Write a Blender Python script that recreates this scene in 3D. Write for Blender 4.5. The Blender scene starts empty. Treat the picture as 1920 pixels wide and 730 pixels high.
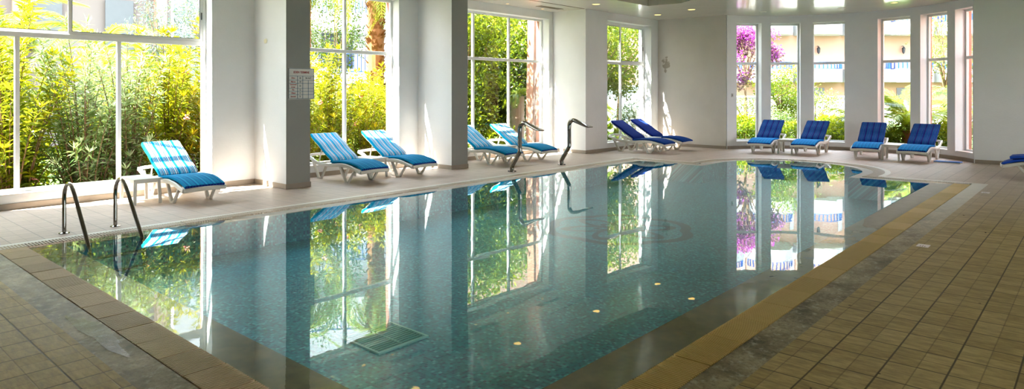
import bpy, math, random
from mathutils import Vector, Matrix
from mathutils.geometry import tessellate_polygon
R = math.radians
sc = bpy.context.scene
C = sc.collection
PI = math.pi

# ------------------------------------------------------------------ helpers
class MB:
    """collects geometry for ONE mesh object"""
    def __init__(s): s.v = []; s.f = []; s.m = []; s.t = []; s.mi = 0
    def add(s, vs, fs, mi=None):
        b = len(s.v); s.v += [tuple(p) for p in vs]
        for f in fs: s.f.append(tuple(i + b for i in f)); s.m.append(s.mi if mi is None else mi)
        return s
    def box(s, x0, x1, y0, y1, z0, z1, mi=None):
        return s.add([(x0,y0,z0),(x1,y0,z0),(x1,y1,z0),(x0,y1,z0),(x0,y0,z1),(x1,y0,z1),(x1,y1,z1),(x0,y1,z1)],
                     [(0,3,2,1),(4,5,6,7),(0,1,5,4),(1,2,6,5),(2,3,7,6),(3,0,4,7)], mi)
    def xbox(s, M, x0, x1, y0, y1, z0, z1, mi=None):
        return s.add([M @ Vector(p) for p in [(x0,y0,z0),(x1,y0,z0),(x1,y1,z0),(x0,y1,z0),(x0,y0,z1),(x1,y0,z1),(x1,y1,z1),(x0,y1,z1)]],
                     [(0,3,2,1),(4,5,6,7),(0,1,5,4),(1,2,6,5),(2,3,7,6),(3,0,4,7)], mi)
    def sweep(s, path, sect, side=None, close=True, mi=None):
        """sect: list of (a,b) or per-point callable; side: fixed side vector or None for parallel transport"""
        path = [Vector(p) for p in path]; n = len(path); rings = []
        up = None
        for i, p in enumerate(path):
            t = (path[min(i+1,n-1)] - path[max(i-1,0)]).normalized()
            if side is not None:
                sv = Vector(side).normalized(); nv = sv.cross(t).normalized()
            else:
                if up is None: up = Vector((0,0,1)) if abs(t.z) < .9 else Vector((1,0,0))
                sv = t.cross(up).normalized(); nv = sv.cross(t).normalized(); up = nv
            sec = sect(i/(n-1)) if callable(sect) else sect
            rings.append([p + sv*a + nv*b for a, b in sec])
        k = len(rings[0]); vs = [q for r in rings for q in r]; fs = []
        for i in range(n-1):
            for j in range(k):
                j2 = (j+1) % k
                fs.append((i*k+j, i*k+j2, (i+1)*k+j2, (i+1)*k+j))
        if close: fs += [tuple(range(k-1,-1,-1)), tuple((n-1)*k+j for j in range(k))]
        return s.add(vs, fs, mi)
    def tube(s, path, r, k=10, mi=None):
        rr = r if callable(r) else (lambda t: r)
        return s.sweep(path, lambda t: [(rr(t)*math.cos(2*PI*j/k), rr(t)*math.sin(2*PI*j/k)) for j in range(k)], None, True, mi)
    def cyl(s, c, r, z0, z1, k=20, r2=None, mi=None):
        r2 = r if r2 is None else r2
        vs = [(c[0]+r*math.cos(2*PI*j/k), c[1]+r*math.sin(2*PI*j/k), z0) for j in range(k)] + \
             [(c[0]+r2*math.cos(2*PI*j/k), c[1]+r2*math.sin(2*PI*j/k), z1) for j in range(k)]
        fs = [(j,(j+1)%k,(j+1)%k+k,j+k) for j in range(k)] + [tuple(range(k-1,-1,-1)), tuple(range(k,2*k))]
        return s.add(vs, fs, mi)
    def poly(s, loops, z, flip=False, mi=None):
        vs = [(x,y,z) for l in loops for x,y in l]
        tr = tessellate_polygon([[Vector((x,y,0)) for x,y in l] for l in loops])
        fs = []
        for t in tr:
            a,b,c = [Vector(vs[i]) for i in t]
            nz = (b-a).cross(c-a).z
            if abs(nz) < 1e-9: continue
            t = tuple(t) if (nz > 0) != flip else tuple(reversed(t))
            fs.append(t)
        return s.add(vs, fs, mi)
    def wallstrip(s, loop, z0, z1, inward=False, mi=None):
        n = len(loop)
        vs = [(x,y,z0) for x,y in loop] + [(x,y,z1) for x,y in loop]
        fs = []
        for j in range(n):
            j2 = (j+1) % n
            f = (j,j2,j2+n,j+n)
            fs.append(tuple(reversed(f)) if inward else f)
        return s.add(vs, fs, mi)
    def build(s, name, mats, parent=None, smooth=False, bevel=0, tint=None):
        me = bpy.data.meshes.new(name); me.from_pydata(s.v, [], s.f)
        mats = mats if isinstance(mats, (list, tuple)) else [mats]
        for m in mats: me.materials.append(m)
        if len(mats) > 1: me.polygons.foreach_set('material_index', s.m)
        if s.t:
            a = me.attributes.new('tint', 'FLOAT', 'FACE'); a.data.foreach_set('value', s.t)
        if smooth:
            me.polygons.foreach_set('use_smooth', [True]*len(me.polygons))
            me.set_sharp_from_angle(angle=R(40))
        me.update()
        o = bpy.data.objects.new(name, me); C.objects.link(o)
        if parent is not None: o.parent = parent
        if bevel:
            b = o.modifiers.new('bevel', 'BEVEL'); b.width = bevel; b.segments = 2; b.limit_method = 'ANGLE'
        return o

def tag(o, label=None, cat=None, group=None, kind=None):
    if label: o['label'] = label
    if cat: o['category'] = cat
    if group: o['group'] = group
    if kind: o['kind'] = kind
    return o
def thing(name, label, cat, loc=(0,0,0), rz=0, group=None, kind=None):
    o = bpy.data.objects.new(name, None); C.objects.link(o)
    o.location = loc; o.rotation_euler = (0,0,rz); o.empty_display_size = .1
    return tag(o, label, cat, group, kind)
KIDS = {}
def dup(root, loc, rz=0, label=None, group=None, scale=None):
    def cp(o, par):
        c = o.copy(); C.objects.link(c)
        if par is not None: c.parent = par
        for ch in o.children: cp(ch, c)
        return c
    r = cp(root, None); r.location = loc; r.rotation_euler = (0,0,rz)
    if scale: r.scale = scale
    if label: r['label'] = label
    if group: r['group'] = group
    return r
def rrect(w, t, r, k=3):
    """rounded rectangle section centred on 0"""
    out = []
    for cx, cy, a0 in ((w/2-r, t/2-r, 0), (-w/2+r, t/2-r, 90), (-w/2+r, -t/2+r, 180), (w/2-r, -t/2+r, 270)):
        for i in range(k+1):
            a = R(a0 + 90*i/k); out.append((cx + r*math.cos(a), cy + r*math.sin(a)))
    return out

# ------------------------------------------------------------------ materials
class N:
    def __init__(s, name):
        s.m = bpy.data.materials.new(name); s.m.use_nodes = True
        s.nt = s.m.node_tree; s.nt.nodes.clear()
        s.out = s.nt.nodes.new('ShaderNodeOutputMaterial')
    def n(s, typ, ins=None, **kw):
        x = s.nt.nodes.new(typ)
        for k, v in kw.items(): setattr(x, k, v)
        for k, v in (ins or {}).items():
            if isinstance(v, bpy.types.NodeSocket): s.nt.links.new(v, x.inputs[k])
            else: x.inputs[k].default_value = v
        return x
    def math(s, op, a, b=0.0, c=None, clamp=False):
        ins = {0:a, 1:b}
        if c is not None: ins[2] = c
        return s.n('ShaderNodeMath', ins, operation=op, use_clamp=clamp).outputs[0]
    def mix(s, f, a, b, mode='MIX'):
        x = s.nt.nodes.new('ShaderNodeMix'); x.data_type = 'RGBA'; x.blend_type = mode
        for i, v in ((0,f),(6,a),(7,b)):
            if isinstance(v, bpy.types.NodeSocket): s.nt.links.new(v, x.inputs[i])
            else: x.inputs[i].default_value = v if i == 0 else (*v[:3], 1)
        return x.outputs[2]
    def noise(s, scale, vec=None, detail=3, rough=.55):
        ins = {'Scale':scale, 'Detail':detail, 'Roughness':rough}
        if vec is not None: ins['Vector'] = vec
        return s.n('ShaderNodeTexNoise', ins).outputs['Fac']
    def ramp(s, fac, stops, interp='LINEAR'):
        x = s.n('ShaderNodeValToRGB', {0:fac}); cr = x.color_ramp; cr.interpolation = interp
        while len(cr.elements) < len(stops): cr.elements.new(.5)
        for e, (p, c) in zip(cr.elements, stops): e.position = p; e.color = (*c[:3], 1)
        return x.outputs[0]
    def maprange(s, v, a, b, c=0.0, d=1.0):
        return s.n('ShaderNodeMapRange', {0:v,1:a,2:b,3:c,4:d}).outputs[0]
    def pos(s): return s.n('ShaderNodeNewGeometry').outputs['Position']
    def obj(s): return s.n('ShaderNodeTexCoord').outputs['Object']
    def sep(s, v):
        x = s.n('ShaderNodeSeparateXYZ', {0:v}); return x.outputs[0], x.outputs[1], x.outputs[2]
    def bump(s, h, strength=.3, dist=.01):
        return s.n('ShaderNodeBump', {'Height':h, 'Strength':strength, 'Distance':dist}).outputs[0]
    def pbsdf(s, **kw):
        x = s.nt.nodes.new('ShaderNodeBsdfPrincipled')
        for k, v in kw.items():
            k = k.replace('_', ' ')
            if isinstance(v, bpy.types.NodeSocket): s.nt.links.new(v, x.inputs[k])
            else:
                if k in ('Base Color','Emission Color') and len(v) == 3: v = (*v, 1)
                x.inputs[k].default_value = v
        return x.outputs[0]
    def done(s, sh): s.nt.links.new(sh, s.out.inputs[0]); return s.m

def plain(name, col, rough=.5, metal=0.0, var=.12, scale=6, bump=0, **kw):
    a = N(name); p = a.obj()
    f = a.noise(scale, p)
    c = a.mix(f, [v*(1-var) for v in col], [min(1, v*(1+var)) for v in col])
    d = dict(Base_Color=c, Roughness=rough, Metallic=metal); d.update(kw)
    if bump: d['Normal'] = a.bump(a.noise(scale*8, p), bump)
    return a.done(a.pbsdf(**d))

def mat_wall():
    a = N('white_plaster'); p = a.pos()
    x, y, z = a.sep(p)
    f = a.noise(1.3, p, 5); g = a.noise(30, p, 3)
    c = a.mix(f, (.70,.705,.71), (.82,.825,.83))
    return a.done(a.pbsdf(Base_Color=c, Roughness=.75, Normal=a.bump(a.math('ADD', g, a.noise(4, p, 4)), .12, .02)))
def mat_wall_far():
    # plaster with scuffs and a peeling patch near the corner
    a = N('stained_plaster'); p = a.pos()
    x, y, z = a.sep(p)
    f = a.noise(1.6, p, 5); g = a.noise(30, p, 3)
    c = a.mix(f, (.62,.58,.53), (.74,.70,.65))
    dv = a.math('DIVIDE', a.math('SUBTRACT', y, 9.72), .18); dz = a.math('DIVIDE', a.math('SUBTRACT', z, 2.42), .3)
    r = a.math('SQRT', a.math('ADD', a.math('MULTIPLY', dv, dv), a.math('MULTIPLY', dz, dz)))
    k = a.math('ADD', r, a.math('MULTIPLY', a.noise(9, p, 5), 2.2))
    m = a.maprange(k, 1.75, 1.55, 0, 1)
    c = a.mix(a.math('MULTIPLY', m, .75), c, (.30,.24,.17))
    sp = a.maprange(a.noise(7, p, 6, .7), .68, .72, 0, .5)
    c = a.mix(sp, c, (.38,.34,.3))
    return a.done(a.pbsdf(Base_Color=c, Roughness=.75, Normal=a.bump(g, .1, .02)))
def mat_floor():
    a = N('deck_tiles'); p = a.pos(); x, y, z = a.sep(p)
    def line(v, off, pitch, w):
        u = a.math('FRACT', a.math('DIVIDE', a.math('ADD', v, off), pitch))
        d = a.math('MINIMUM', u, a.math('SUBTRACT', 1.0, u))
        return a.maprange(a.math('MULTIPLY', d, pitch), w*.5, w*1.6, 1, 0)
    ox, oy = 20-1.343, 20-1.46
    big = a.math('MAXIMUM', line(x, ox, .3, .0045), line(y, oy, .3, .0045))
    sm = a.math('MAXIMUM', line(x, ox, .15, .003), line(y, oy, .15, .003))
    ix = a.math('FLOOR', a.math('DIVIDE', a.math('ADD', x, ox), .15)); iy = a.math('FLOOR', a.math('DIVIDE', a.math('ADD', y, oy), .15))
    wn = a.n('ShaderNodeTexWhiteNoise', {0: a.n('ShaderNodeCombineXYZ', {0:ix,1:iy}).outputs[0]}).outputs[0]
    st = a.n('ShaderNodeMapping', {0:p, 3:(9,2.2,1)}).outputs[0]
    g = a.noise(3.2, st, 6, .7)
    big_n = a.noise(.5, p, 3)
    c = a.ramp(g, [(.28,(.22,.14,.035)),(.5,(.48,.35,.13)),(.72,(.74,.58,.26))])
    c = a.mix(.35, c, a.mix(wn, (.20,.14,.06), (.48,.38,.20)))
    # paler rosy tint paints in stronger light at the bay side and far end
    pale = a.math('MAXIMUM', a.maprange(y, 8.2, 8.6), a.maprange(x, 9.5, 14.2))
    cp = a.mix(g, (.50,.40,.34), (.68,.57,.50))
    cp = a.mix(.2, cp, a.mix(wn, (.48,.39,.33), (.68,.58,.51)))
    c = a.mix(pale, c, cp)
    c = a.mix(a.math('MULTIPLY', a.maprange(big_n, .3, .7), .25), c, (.22,.17,.11))
    gs = a.mix(pale, (.07,.045,.02), (.33,.28,.24))
    c = a.mix(a.math('MULTIPLY', sm, .42), c, gs)
    c = a.mix(a.math('MULTIPLY', big, .9), c, gs)
    h = a.math('SUBTRACT', a.math('MULTIPLY', g, .5), a.math('MAXIMUM', big, a.math('MULTIPLY', sm, .5)))
    return a.done(a.pbsdf(Base_Color=c, Roughness=a.maprange(g, .2, .8, .42, .62), Normal=a.bump(h, .35, .006), Specular_IOR_Level=.4))
def mat_mosaic():
    a = N('mosaic_tiles'); p = a.pos(); x, y, z = a.sep(p)
    pt = .026
    def cell(v): return a.math('FLOOR', a.math('DIVIDE', v, pt))
    def ln(v):
        u = a.math('FRACT', a.math('DIVIDE', v, pt)); return a.maprange(a.math('MINIMUM', u, a.math('SUBTRACT', 1.0, u)), .06, .12, 1, 0)
    # vertical walls use z for one axis: add it in
    xx = a.math('ADD', x, 50.0); yy = a.math('ADD', a.math('ADD', y, 50.0), z)
    w = a.n('ShaderNodeTexWhiteNoise', {0: a.n('ShaderNodeCombineXYZ', {0:cell(xx),1:cell(yy)}).outputs[0]}).outputs[0]
    c = a.ramp(w, [(0,(.002,.14,.32)),(.3,(.006,.28,.43)),(.6,(.012,.36,.50)),(.85,(.03,.45,.57)),(1,(.15,.70,.78))])
    # medallion in the middle: wavy outer ring and six looped petals
    dx = a.math('SUBTRACT', x, 8.33); dy = a.math('SUBTRACT', y, 5.31)
    r = a.math('SQRT', a.math('ADD', a.math('MULTIPLY', dx, dx), a.math('MULTIPLY', dy, dy)))
    th = a.math('ARCTAN2', dy, dx)
    rr = a.math('ADD', .93, a.math('MULTIPLY', a.math('ABSOLUTE', a.math('SINE', a.math('MULTIPLY', th, 3.0))), .10))
    ring = a.maprange(a.math('ABSOLUTE', a.math('SUBTRACT', r, rr)), .07, .08, 1, 0)
    k6 = a.math('MULTIPLY', a.math('SUBTRACT', a.math('FRACT', a.math('ADD', a.math('DIVIDE', th, PI/3), 6.25)), .5), PI/3)
    u = a.math('MULTIPLY', r, a.math('COSINE', k6)); v = a.math('MULTIPLY', r, a.math('SINE', k6))
    def ell(c0, ra, rb, w0):
        eu = a.math('DIVIDE', a.math('SUBTRACT', u, c0), ra); ev = a.math('DIVIDE', v, rb)
        q = a.math('SQRT', a.math('ADD', a.math('MULTIPLY', eu, eu), a.math('MULTIPLY', ev, ev)))
        return a.maprange(a.math('ABSOLUTE', a.math('SUBTRACT', q, 1.0)), w0, w0+.04, 1, 0)
    pet = ell(.44, .34, .17, .2); pet2 = ell(.2, .13, .07, .3)
    m = a.math('MAXIMUM', ring, a.math('MAXIMUM', pet, pet2))
    c = a.mix(a.math('MULTIPLY', m, .93), c, a.mix(w, (.006,.012,.10), (.012,.025,.16)))
    gx = a.math('MAXIMUM', ln(xx), ln(yy))
    c = a.mix(a.math('MULTIPLY', gx, .5), c, (.04,.42,.52))
    # plain tile surface with the colours above
    return a.done(a.pbsdf(Base_Color=c, Roughness=.3))
def mat_water():
    a = N('still_water'); p = a.pos(); x, y, z = a.sep(p)
    w1 = a.noise(1.1, p, 2); w2 = a.noise(22, p, 2)
    # shallow wash over the near ledges ripples more
    d = a.math('MAXIMUM', a.maprange(x, 2.6, 2.0), a.maprange(y, 2.45, 2.2))
    h = a.math('ADD', a.math('MULTIPLY', w1, .35), a.math('MULTIPLY', w2, a.math('ADD', .004, a.math('MULTIPLY', d, .012))))
    nb = a.bump(h, .25, .02)
    bf = a.n('ShaderNodeNewGeometry').outputs['Backfacing']
    ior = a.math('ADD', 1.36, a.math('MULTIPLY', bf, 1/1.36-1.36))   # same reflectance from both sides of the surface
    fr = a.n('ShaderNodeFresnel', {'IOR':ior, 'Normal':nb}).outputs[0]
    fr = a.math('MULTIPLY', fr, 1.12, clamp=True)
    tr = a.n('ShaderNodeBsdfTransparent', {0:(.9,.98,.98,1)}).outputs[0]
    gl = a.n('ShaderNodeBsdfGlossy', {'Color':(.93,1,1,1), 'Roughness':.008, 'Normal':nb}).outputs[0]
    return a.done(a.n('ShaderNodeMixShader', {0:fr, 1:tr, 2:gl}).outputs[0])
def mat_glass():
    a = N('window_glass')
    fr = a.math('MULTIPLY', a.n('ShaderNodeFresnel', {'IOR':1.3}).outputs[0], .12, clamp=True)
    tr = a.n('ShaderNodeBsdfTransparent', {0:(.97,.985,.98,1)}).outputs[0]
    gl = a.n('ShaderNodeBsdfGlossy', {'Color':(1,1,1,1), 'Roughness':.01}).outputs[0]
    return a.done(a.n('ShaderNodeMixShader', {0:fr, 1:tr, 2:gl}).outputs[0])
def mat_ledge():
    a = N('stone_ledge'); p = a.pos(); x, y, z = a.sep(p)
    g = a.noise(5, p, 6, .65)
    wet = a.mix(g, (.05,.03,.006), (.38,.24,.065))
    dry = a.mix(g, (.44,.41,.37), (.60,.57,.53))
    k = a.math('ADD', x, a.math('MULTIPLY', a.noise(4, p, 3), .9))
    kw = a.maprange(k, 8.9, 9.3)
    far = a.maprange(a.math('ADD', x, a.math('MULTIPLY', y, 0)), 3.9, 4.2)
    side = a.maprange(y, 7.7, 7.75)
    dryf = a.math('MAXIMUM', kw, a.math('MULTIPLY', far, side))
    j = a.math('FRACT', a.math('DIVIDE', a.math('ADD', x, 10.3), 1.2)); jl = a.maprange(j, 0, .008, 1, 0)
    c = a.mix(dryf, wet, dry)
    c = a.mix(a.math('MULTIPLY', jl, .6), c, (.2,.16,.08))
    return a.done(a.pbsdf(Base_Color=c, Roughness=a.maprange(dryf, 0, 1, .25, .6)))
def mat_strip():
    a = N('stone_border'); p = a.pos(); x, y, z = a.sep(p)
    g = a.noise(2.5, p, 7, .7); g2 = a.noise(14, p, 5, .7)
    c = a.mix(a.maprange(g, .36, .62), (.10,.08,.035), (.40,.33,.20))
    c = a.mix(a.maprange(g2, .52, .66, 0, .65), c, (.55,.50,.38))
    c = a.mix(a.maprange(a.noise(38, p, 4, .7), .50, .66, 0, .6), c, (.08,.065,.03))
    f = a.math('MAXIMUM', a.maprange(x, 8, 13.5), a.maprange(y, 8.3, 8.5))
    c = a.mix(f, c, a.mix(g, (.62,.59,.53), (.78,.75,.70)))
    return a.done(a.pbsdf(Base_Color=c, Roughness=.5, Normal=a.bump(g2, .3, .008)))
def mat_slat(name, lo, hi):
    a = N(name); p = a.obj()
    rnd = a.n('ShaderNodeObjectInfo').outputs['Random']
    g = a.noise(12, a.pos(), 4)
    c = a.mix(a.math('ADD', a.math('MULTIPLY', rnd, .6), a.math('MULTIPLY', g, .4)), lo, hi)
    return a.done(a.pbsdf(Base_Color=c, Roughness=.45))
def mat_ceiling():
    a = N('lacquered_ceiling'); p = a.pos(); x, y, z = a.sep(p)
    c = a.mix(a.noise(.8, p, 3), (.56,.52,.46), (.66,.62,.56))
    u = a.math('FRACT', a.math('DIVIDE', a.math('ADD', x, 50.0), .1))
    ln = a.maprange(a.math('MINIMUM', u, a.math('SUBTRACT', 1.0, u)), .0, .03, 1, 0)
    c = a.mix(a.math('MULTIPLY', ln, .1), c, (.3,.27,.22))
    nb = a.bump(a.math('ADD', a.noise(1.4, p, 2), a.math('MULTIPLY', ln, -.06)), .12, .05)
    return a.done(a.pbsdf(Base_Color=c, Roughness=.34, Coat_Weight=.7, Coat_Roughness=.09, Coat_Normal=nb))
def mat_leaf(name, cols, trans=.45, rough=.45):
    a = N(name)
    t = a.n('ShaderNodeAttribute', attribute_name='tint').outputs['Fac']
    c = a.ramp(t, [(i/(len(cols)-1), k) for i, k in enumerate(cols)])
    b = a.pbsdf(Base_Color=c, Roughness=rough, Specular_IOR_Level=.35)
    tl = a.n('ShaderNodeBsdfTranslucent', {0: a.mix(.25, c, (.9,.95,.05))}).outputs[0]
    return a.done(a.n('ShaderNodeMixShader', {0:trans, 1:b, 2:tl}).outputs[0])
def mat_stripes(name, cols, base_w=.58, n=5, weave=.1):
    """lengthwise stripes across local x; cols = ramp stops repeated n times"""
    a = N(name); x, y, z = a.sep(a.obj())
    u = a.math('FRACT', a.math('MULTIPLY', a.math('ADD', a.math('DIVIDE', x, base_w), .5), float(n)))
    c = a.ramp(u, cols, 'CONSTANT')
    q = a.math('SINE', a.math('MULTIPLY', y, 70.0))
    c = a.mix(a.math('MULTIPLY', a.noise(3, a.obj(), 2), .06), c, (.0,.15,.4))
    s = a.pbsdf(Base_Color=c, Roughness=.8, Specular_IOR_Level=.15, Normal=a.bump(a.noise(9, a.obj(), 3), .4, .02))
    return a.done(s)
def mat_emit(name, col, st):
    a = N(name); return a.done(a.n('ShaderNodeEmission', {0:(*col,1), 1:st}).outputs[0])

SHADEP = plain('shade_grey_plaster', (.33,.33,.31), .75, var=.1, scale=1.5, bump=.1); WALL = mat_wall(); WALLF = mat_wall_far(); FLOOR = mat_floor(); MOS = mat_mosaic(); WATER = mat_water(); GLASS = mat_glass()
LEDGE = mat_ledge(); STRIP = mat_strip(); CEIL = mat_ceiling()
SALMON = plain('salmon_render', (.42,.19,.14), .8, var=.15, scale=2, bump=.1)
SKIRT = plain('skirting_stone', (.34,.29,.24), .5, var=.15, scale=4)
FRAME = plain('white_aluminium', (.72,.72,.71), .35, var=.03)
SILLM = plain('pale_sill', (.70,.66,.62), .5, var=.08, scale=3)
GASKET = plain('black_seal', (.03,.03,.03), .5)
PLAST = plain('white_resin', (.70,.68,.63), .38, var=.06, scale=5)
STEEL = plain('polished_steel', (.30,.285,.265), .1, 1.0, var=.08, scale=3)
DSTEEL = plain('dark_steel', (.12,.12,.12), .3, .8)
CHAN = plain('drain_channel', (.02,.017,.012), .7)
SLN = mat_slat('slat_brown', (.32,.235,.12), (.62,.47,.28))
SLR = mat_slat('slat_tan', (.48,.34,.11), (.70,.52,.22))
SLP = mat_slat('slat_pale', (.42,.35,.28), (.56,.48,.39))

# ------------------------------------------------------------------ pool outlines
CX, CY, RR = 14.4, 5.07, 1.47
def outline(near, right, left, far, n=28):
    """near/right/left/far are the four coordinates; far edge carries the round bay"""
    o = far - 13.58; r = RR + o
    pts = [(near, right), (far, right), (far, CY-r)]
    pts += [(CX + r*math.cos(R(-90+180*i/n)), CY + r*math.sin(R(-90+180*i/n))) for i in range(n+1)]
    pts += [(far, CY+r), (far, left), (near, left)]
    return pts
O_basin = outline(2.12, 2.28, 8.08, 13.58)
O_ledge = outline(1.82, 1.96, 8.30, 13.78)
O_grate = outline(1.565, 1.71, 8.49, 13.98)
O_strip = outline(1.343, 1.49, 8.58, 14.08)
ZP = -.40
def ring(name, a, b, z, zb, mat):
    m = MB(); m.poly([a, b], z); m.wallstrip(a, zb, z); m.wallstrip(b, zb, z, True)
    return m.build(name, mat)
m = MB(); m.poly([O_basin], ZP); m.wallstrip(O_basin, ZP, -.014, True)
tag(m.build('pool_basin', MOS), kind='structure')
tag(ring('pool_ledge', O_ledge, O_basin, -.014, -.02, LEDGE), kind='structure')
tag(ring('drain_channel', O_grate, O_ledge, -.05, -.3, CHAN), kind='structure')
tag(ring('border_strip', O_strip, O_grate, .0, -.3, STRIP), kind='structure')
# water, standing over the near and right ledges and just up to the brim elsewhere
wl = [(1.825,1.965)]
for i in range(22): wl.append((2.3 + i*.29, 1.965))
wl += [(8.62,1.97),(8.7,2.03),(8.66,2.1),(8.78,2.17),(8.98,2.2),(9.2,2.25),(9.5,2.275)]
wl += [(13.575,2.283)] + [(x-(.005 if x > 13 else 0), y) for x, y in O_basin[2:-1]]
wl = wl[:-0 or None]
wl += [(4.35,8.078),(4.05,8.11),(3.85,8.2),(3.5,8.27),(3.1,8.297),(2.3,8.297),(2.15,8.27),(2.02,8.29),(1.95,8.22),(1.99,8.13),(1.9,8.06),(1.84,8.0),(1.87,7.85),(1.825,7.7)]
m = MB(); m.poly([wl], -.006)
tag(m.build('pool_water', WATER), kind='structure')

# deck floor with a hole for the pool
AC, AR = (16.45, 4.95), 3.2
def arc(r, a0, a1, n): return [(AC[0]+r*math.cos(R(a0+(a1-a0)*i/n)), AC[1]+r*math.sin(R(a0+(a1-a0)*i/n))) for i in range(n+1)]
room = [(-3,-5),(18.1,-5),(18.1,2.0)] + arc(3.4, -58.5, 61.5, 24) + [(18.0,8.0),(18.0,10.15),(14.2,10.15),(14.2,11.2),(-3,11.2)]
m = MB(); m.poly([room, O_strip], 0.0); m.wallstrip(room, -.35, 0)
tag(m.build('floor', FLOOR), kind='structure')
# ceiling with coffer
CZ = 3.735
coffer = [(1.5,1.7),(14.6,1.7),(14.75,2.55),(14.25,3.1),(14.25,7.02),(14.75,7.62),(14.68,8.5),(1.5,8.5)]
m = MB(); m.poly([room, coffer], CZ, True); m.wallstrip(coffer, CZ, CZ+.42, True); m.poly([coffer], CZ+.42, True)
m.poly([room], CZ+.5); m.wallstrip(room, CZ, CZ+.5)
tag(m.build('ceiling', CEIL), kind='structure')
# shadow joint along the bay line
m = MB(); m.box(-3, 14.05, 9.985, 9.997, CZ-.006, CZ+.01)
tag(m.build('trim_1', plain('joint_brown', (.10,.05,.03), .7)), kind='structure')

# ------------------------------------------------------------------ walls
ZS, ZT = .2, 3.53            # sill and head height
VW, VG, VO = 11.05, 11.30, 11.49
WIN = [(1.05, 4.96), (6.55, 8.88), (10.05, 13.93)]
m = MB()
edges = [-3.0] + [e for w in WIN for e in w] + [14.12]
for i in range(0, len(edges), 2): m.box(edges[i], edges[i+1], VW, VO-.1, 0, CZ+.3)
for a, b in WIN: m.box(a, b, VW, VO-.1, 0, ZS); m.box(a, b, VW, VO-.1, ZT, CZ+.3)
tag(m.build('wall_left', WALL), kind='structure')
m = MB()
for i in range(0, len(edges), 2): m.box(edges[i], edges[i+1], VO-.1, VO, -.3, CZ+.8)
for a, b in WIN: m.box(a, b, VO-.1, VO, -.3, ZS); m.box(a, b, VO-.1, VO, ZT, CZ+.8)
tag(m.build('wall_left_outer', SALMON), kind='structure')
def pillar(x0, x1, y0, y1, label):
    o = thing('pillar', label, 'pillar', ((x0+x1)/2, (y0+y1)/2, 0), kind='structure')
    dx, dy = (x1-x0)/2, (y1-y0)/2
    sh = MB().box(-dx,dx,-dy,dy,0,CZ+.1); sh.m[2] = 1; sh.build('shaft', [WALL, SHADEP], o)  # front face coloured darker, standing in for shade away from the windows
    e = .012
    b = MB(); b.box(-dx-e,dx+e,-dy-e,-dy,0,.085); b.box(-dx-e,-dx,-dy,dy,0,.085); b.box(dx,dx+e,-dy,dy,0,.085)
    b.build('skirting', SKIRT, o)
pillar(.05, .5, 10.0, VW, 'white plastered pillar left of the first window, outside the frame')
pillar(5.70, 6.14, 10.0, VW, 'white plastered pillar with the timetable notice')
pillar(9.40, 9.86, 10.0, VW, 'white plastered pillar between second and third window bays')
# bay four: wall in the plane of the pillar faces, with its window
W4 = (15.1, 17.42)
m = MB(); V4 = 9.98
m.box(14.1, W4[0], V4, V4+.42, 0, CZ+.3); m.box(W4[1], 18.05, V4, V4+.42, 0, CZ+.3)
m.box(W4[0], W4[1], V4, V4+.42, 0, ZS); m.box(W4[0], W4[1], V4, V4+.42, ZT, CZ+.3)
m.box(14.1, 14.4, V4+.42, VW+.3, 0, CZ+.3)
tag(m.build('wall_back_left', WALL), kind='structure')
m = MB(); m.box(17.82, 18.05, 7.86, V4, 0, CZ+.3)
tag(m.build('wall_far', WALLF), kind='structure')
m = MB(); m.box(17.98, 18.3, -5, 2.17, 0, CZ+.3)
tag(m.build('wall_right', WALL), kind='structure')
m = MB(); m.box(-3.2, 18.3, -5.2, -5, 0, .9); m.box(-3.2, 18.3, -5.2, -5, 3.2, CZ+.3)
for x0, x1 in ((-3.2,-.5),(1.2,3.5),(5.2,7.5),(9.2,11.5),(13.2,15.2),(17.4,18.3)): m.box(x0, x1, -5.2, -5, .9, 3.2)  # openings added in this unseen wall to let in fill light
tag(m.build('wall_opposite', WALL), kind='structure')
m = MB(); m.box(-3.2, -3, -5, 11.2, 0, CZ+.3)
tag(m.build('wall_near', WALL), kind='structure')
# apse wall: curved, six tall openings
AW = [(58.6,45.0),(40.2,26.0),(20.4,6.0),(-8.5,-23.4),(-28.2,-42.2),(-46.8,-59.0)]
def curved(m, r0, r1, a0, a1, z0, z1):
    n = max(1, int(abs(a1-a0)/1.5)); P0 = arc(r0, a0, a1, n); P1 = arc(r1, a0, a1, n); k = n+1
    vs = [(x,y,z0) for x,y in P0]+[(x,y,z0) for x,y in P1]+[(x,y,z1) for x,y in P0]+[(x,y,z1) for x,y in P1]
    fs = []
    for i in range(n):
        fs += [(i,i+1,2*k+i+1,2*k+i),(k+i,3*k+i,3*k+i+1,k+i+1),(2*k+i,2*k+i+1,3*k+i+1,3*k+i),(i,k+i,k+i+1,i+1)]
    fs += [(0,2*k,3*k,k),(n,k+n,3*k+n,2*k+n)]
    m.add(vs, fs)
def apse(m, r0, r1, lo, hi):
    cur = 64.4
    for a, b in AW:
        curved(m, r0, r1, cur, a, lo, hi); curved(m, r0, r1, a, b, lo, ZS); curved(m, r0, r1, a, b, ZT, hi); cur = b
    curved(m, r0, r1, cur, -61.2, lo, hi)
m = MB(); apse(m, AR, AR+.31, 0, CZ+.3); tag(m.build('wall_apse', WALL, smooth=True), kind='structure')
m = MB(); apse(m, AR+.31, AR+.40, -.3, CZ+.8); tag(m.build('wall_apse_outer', SALMON, smooth=True), kind='structure')
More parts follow.
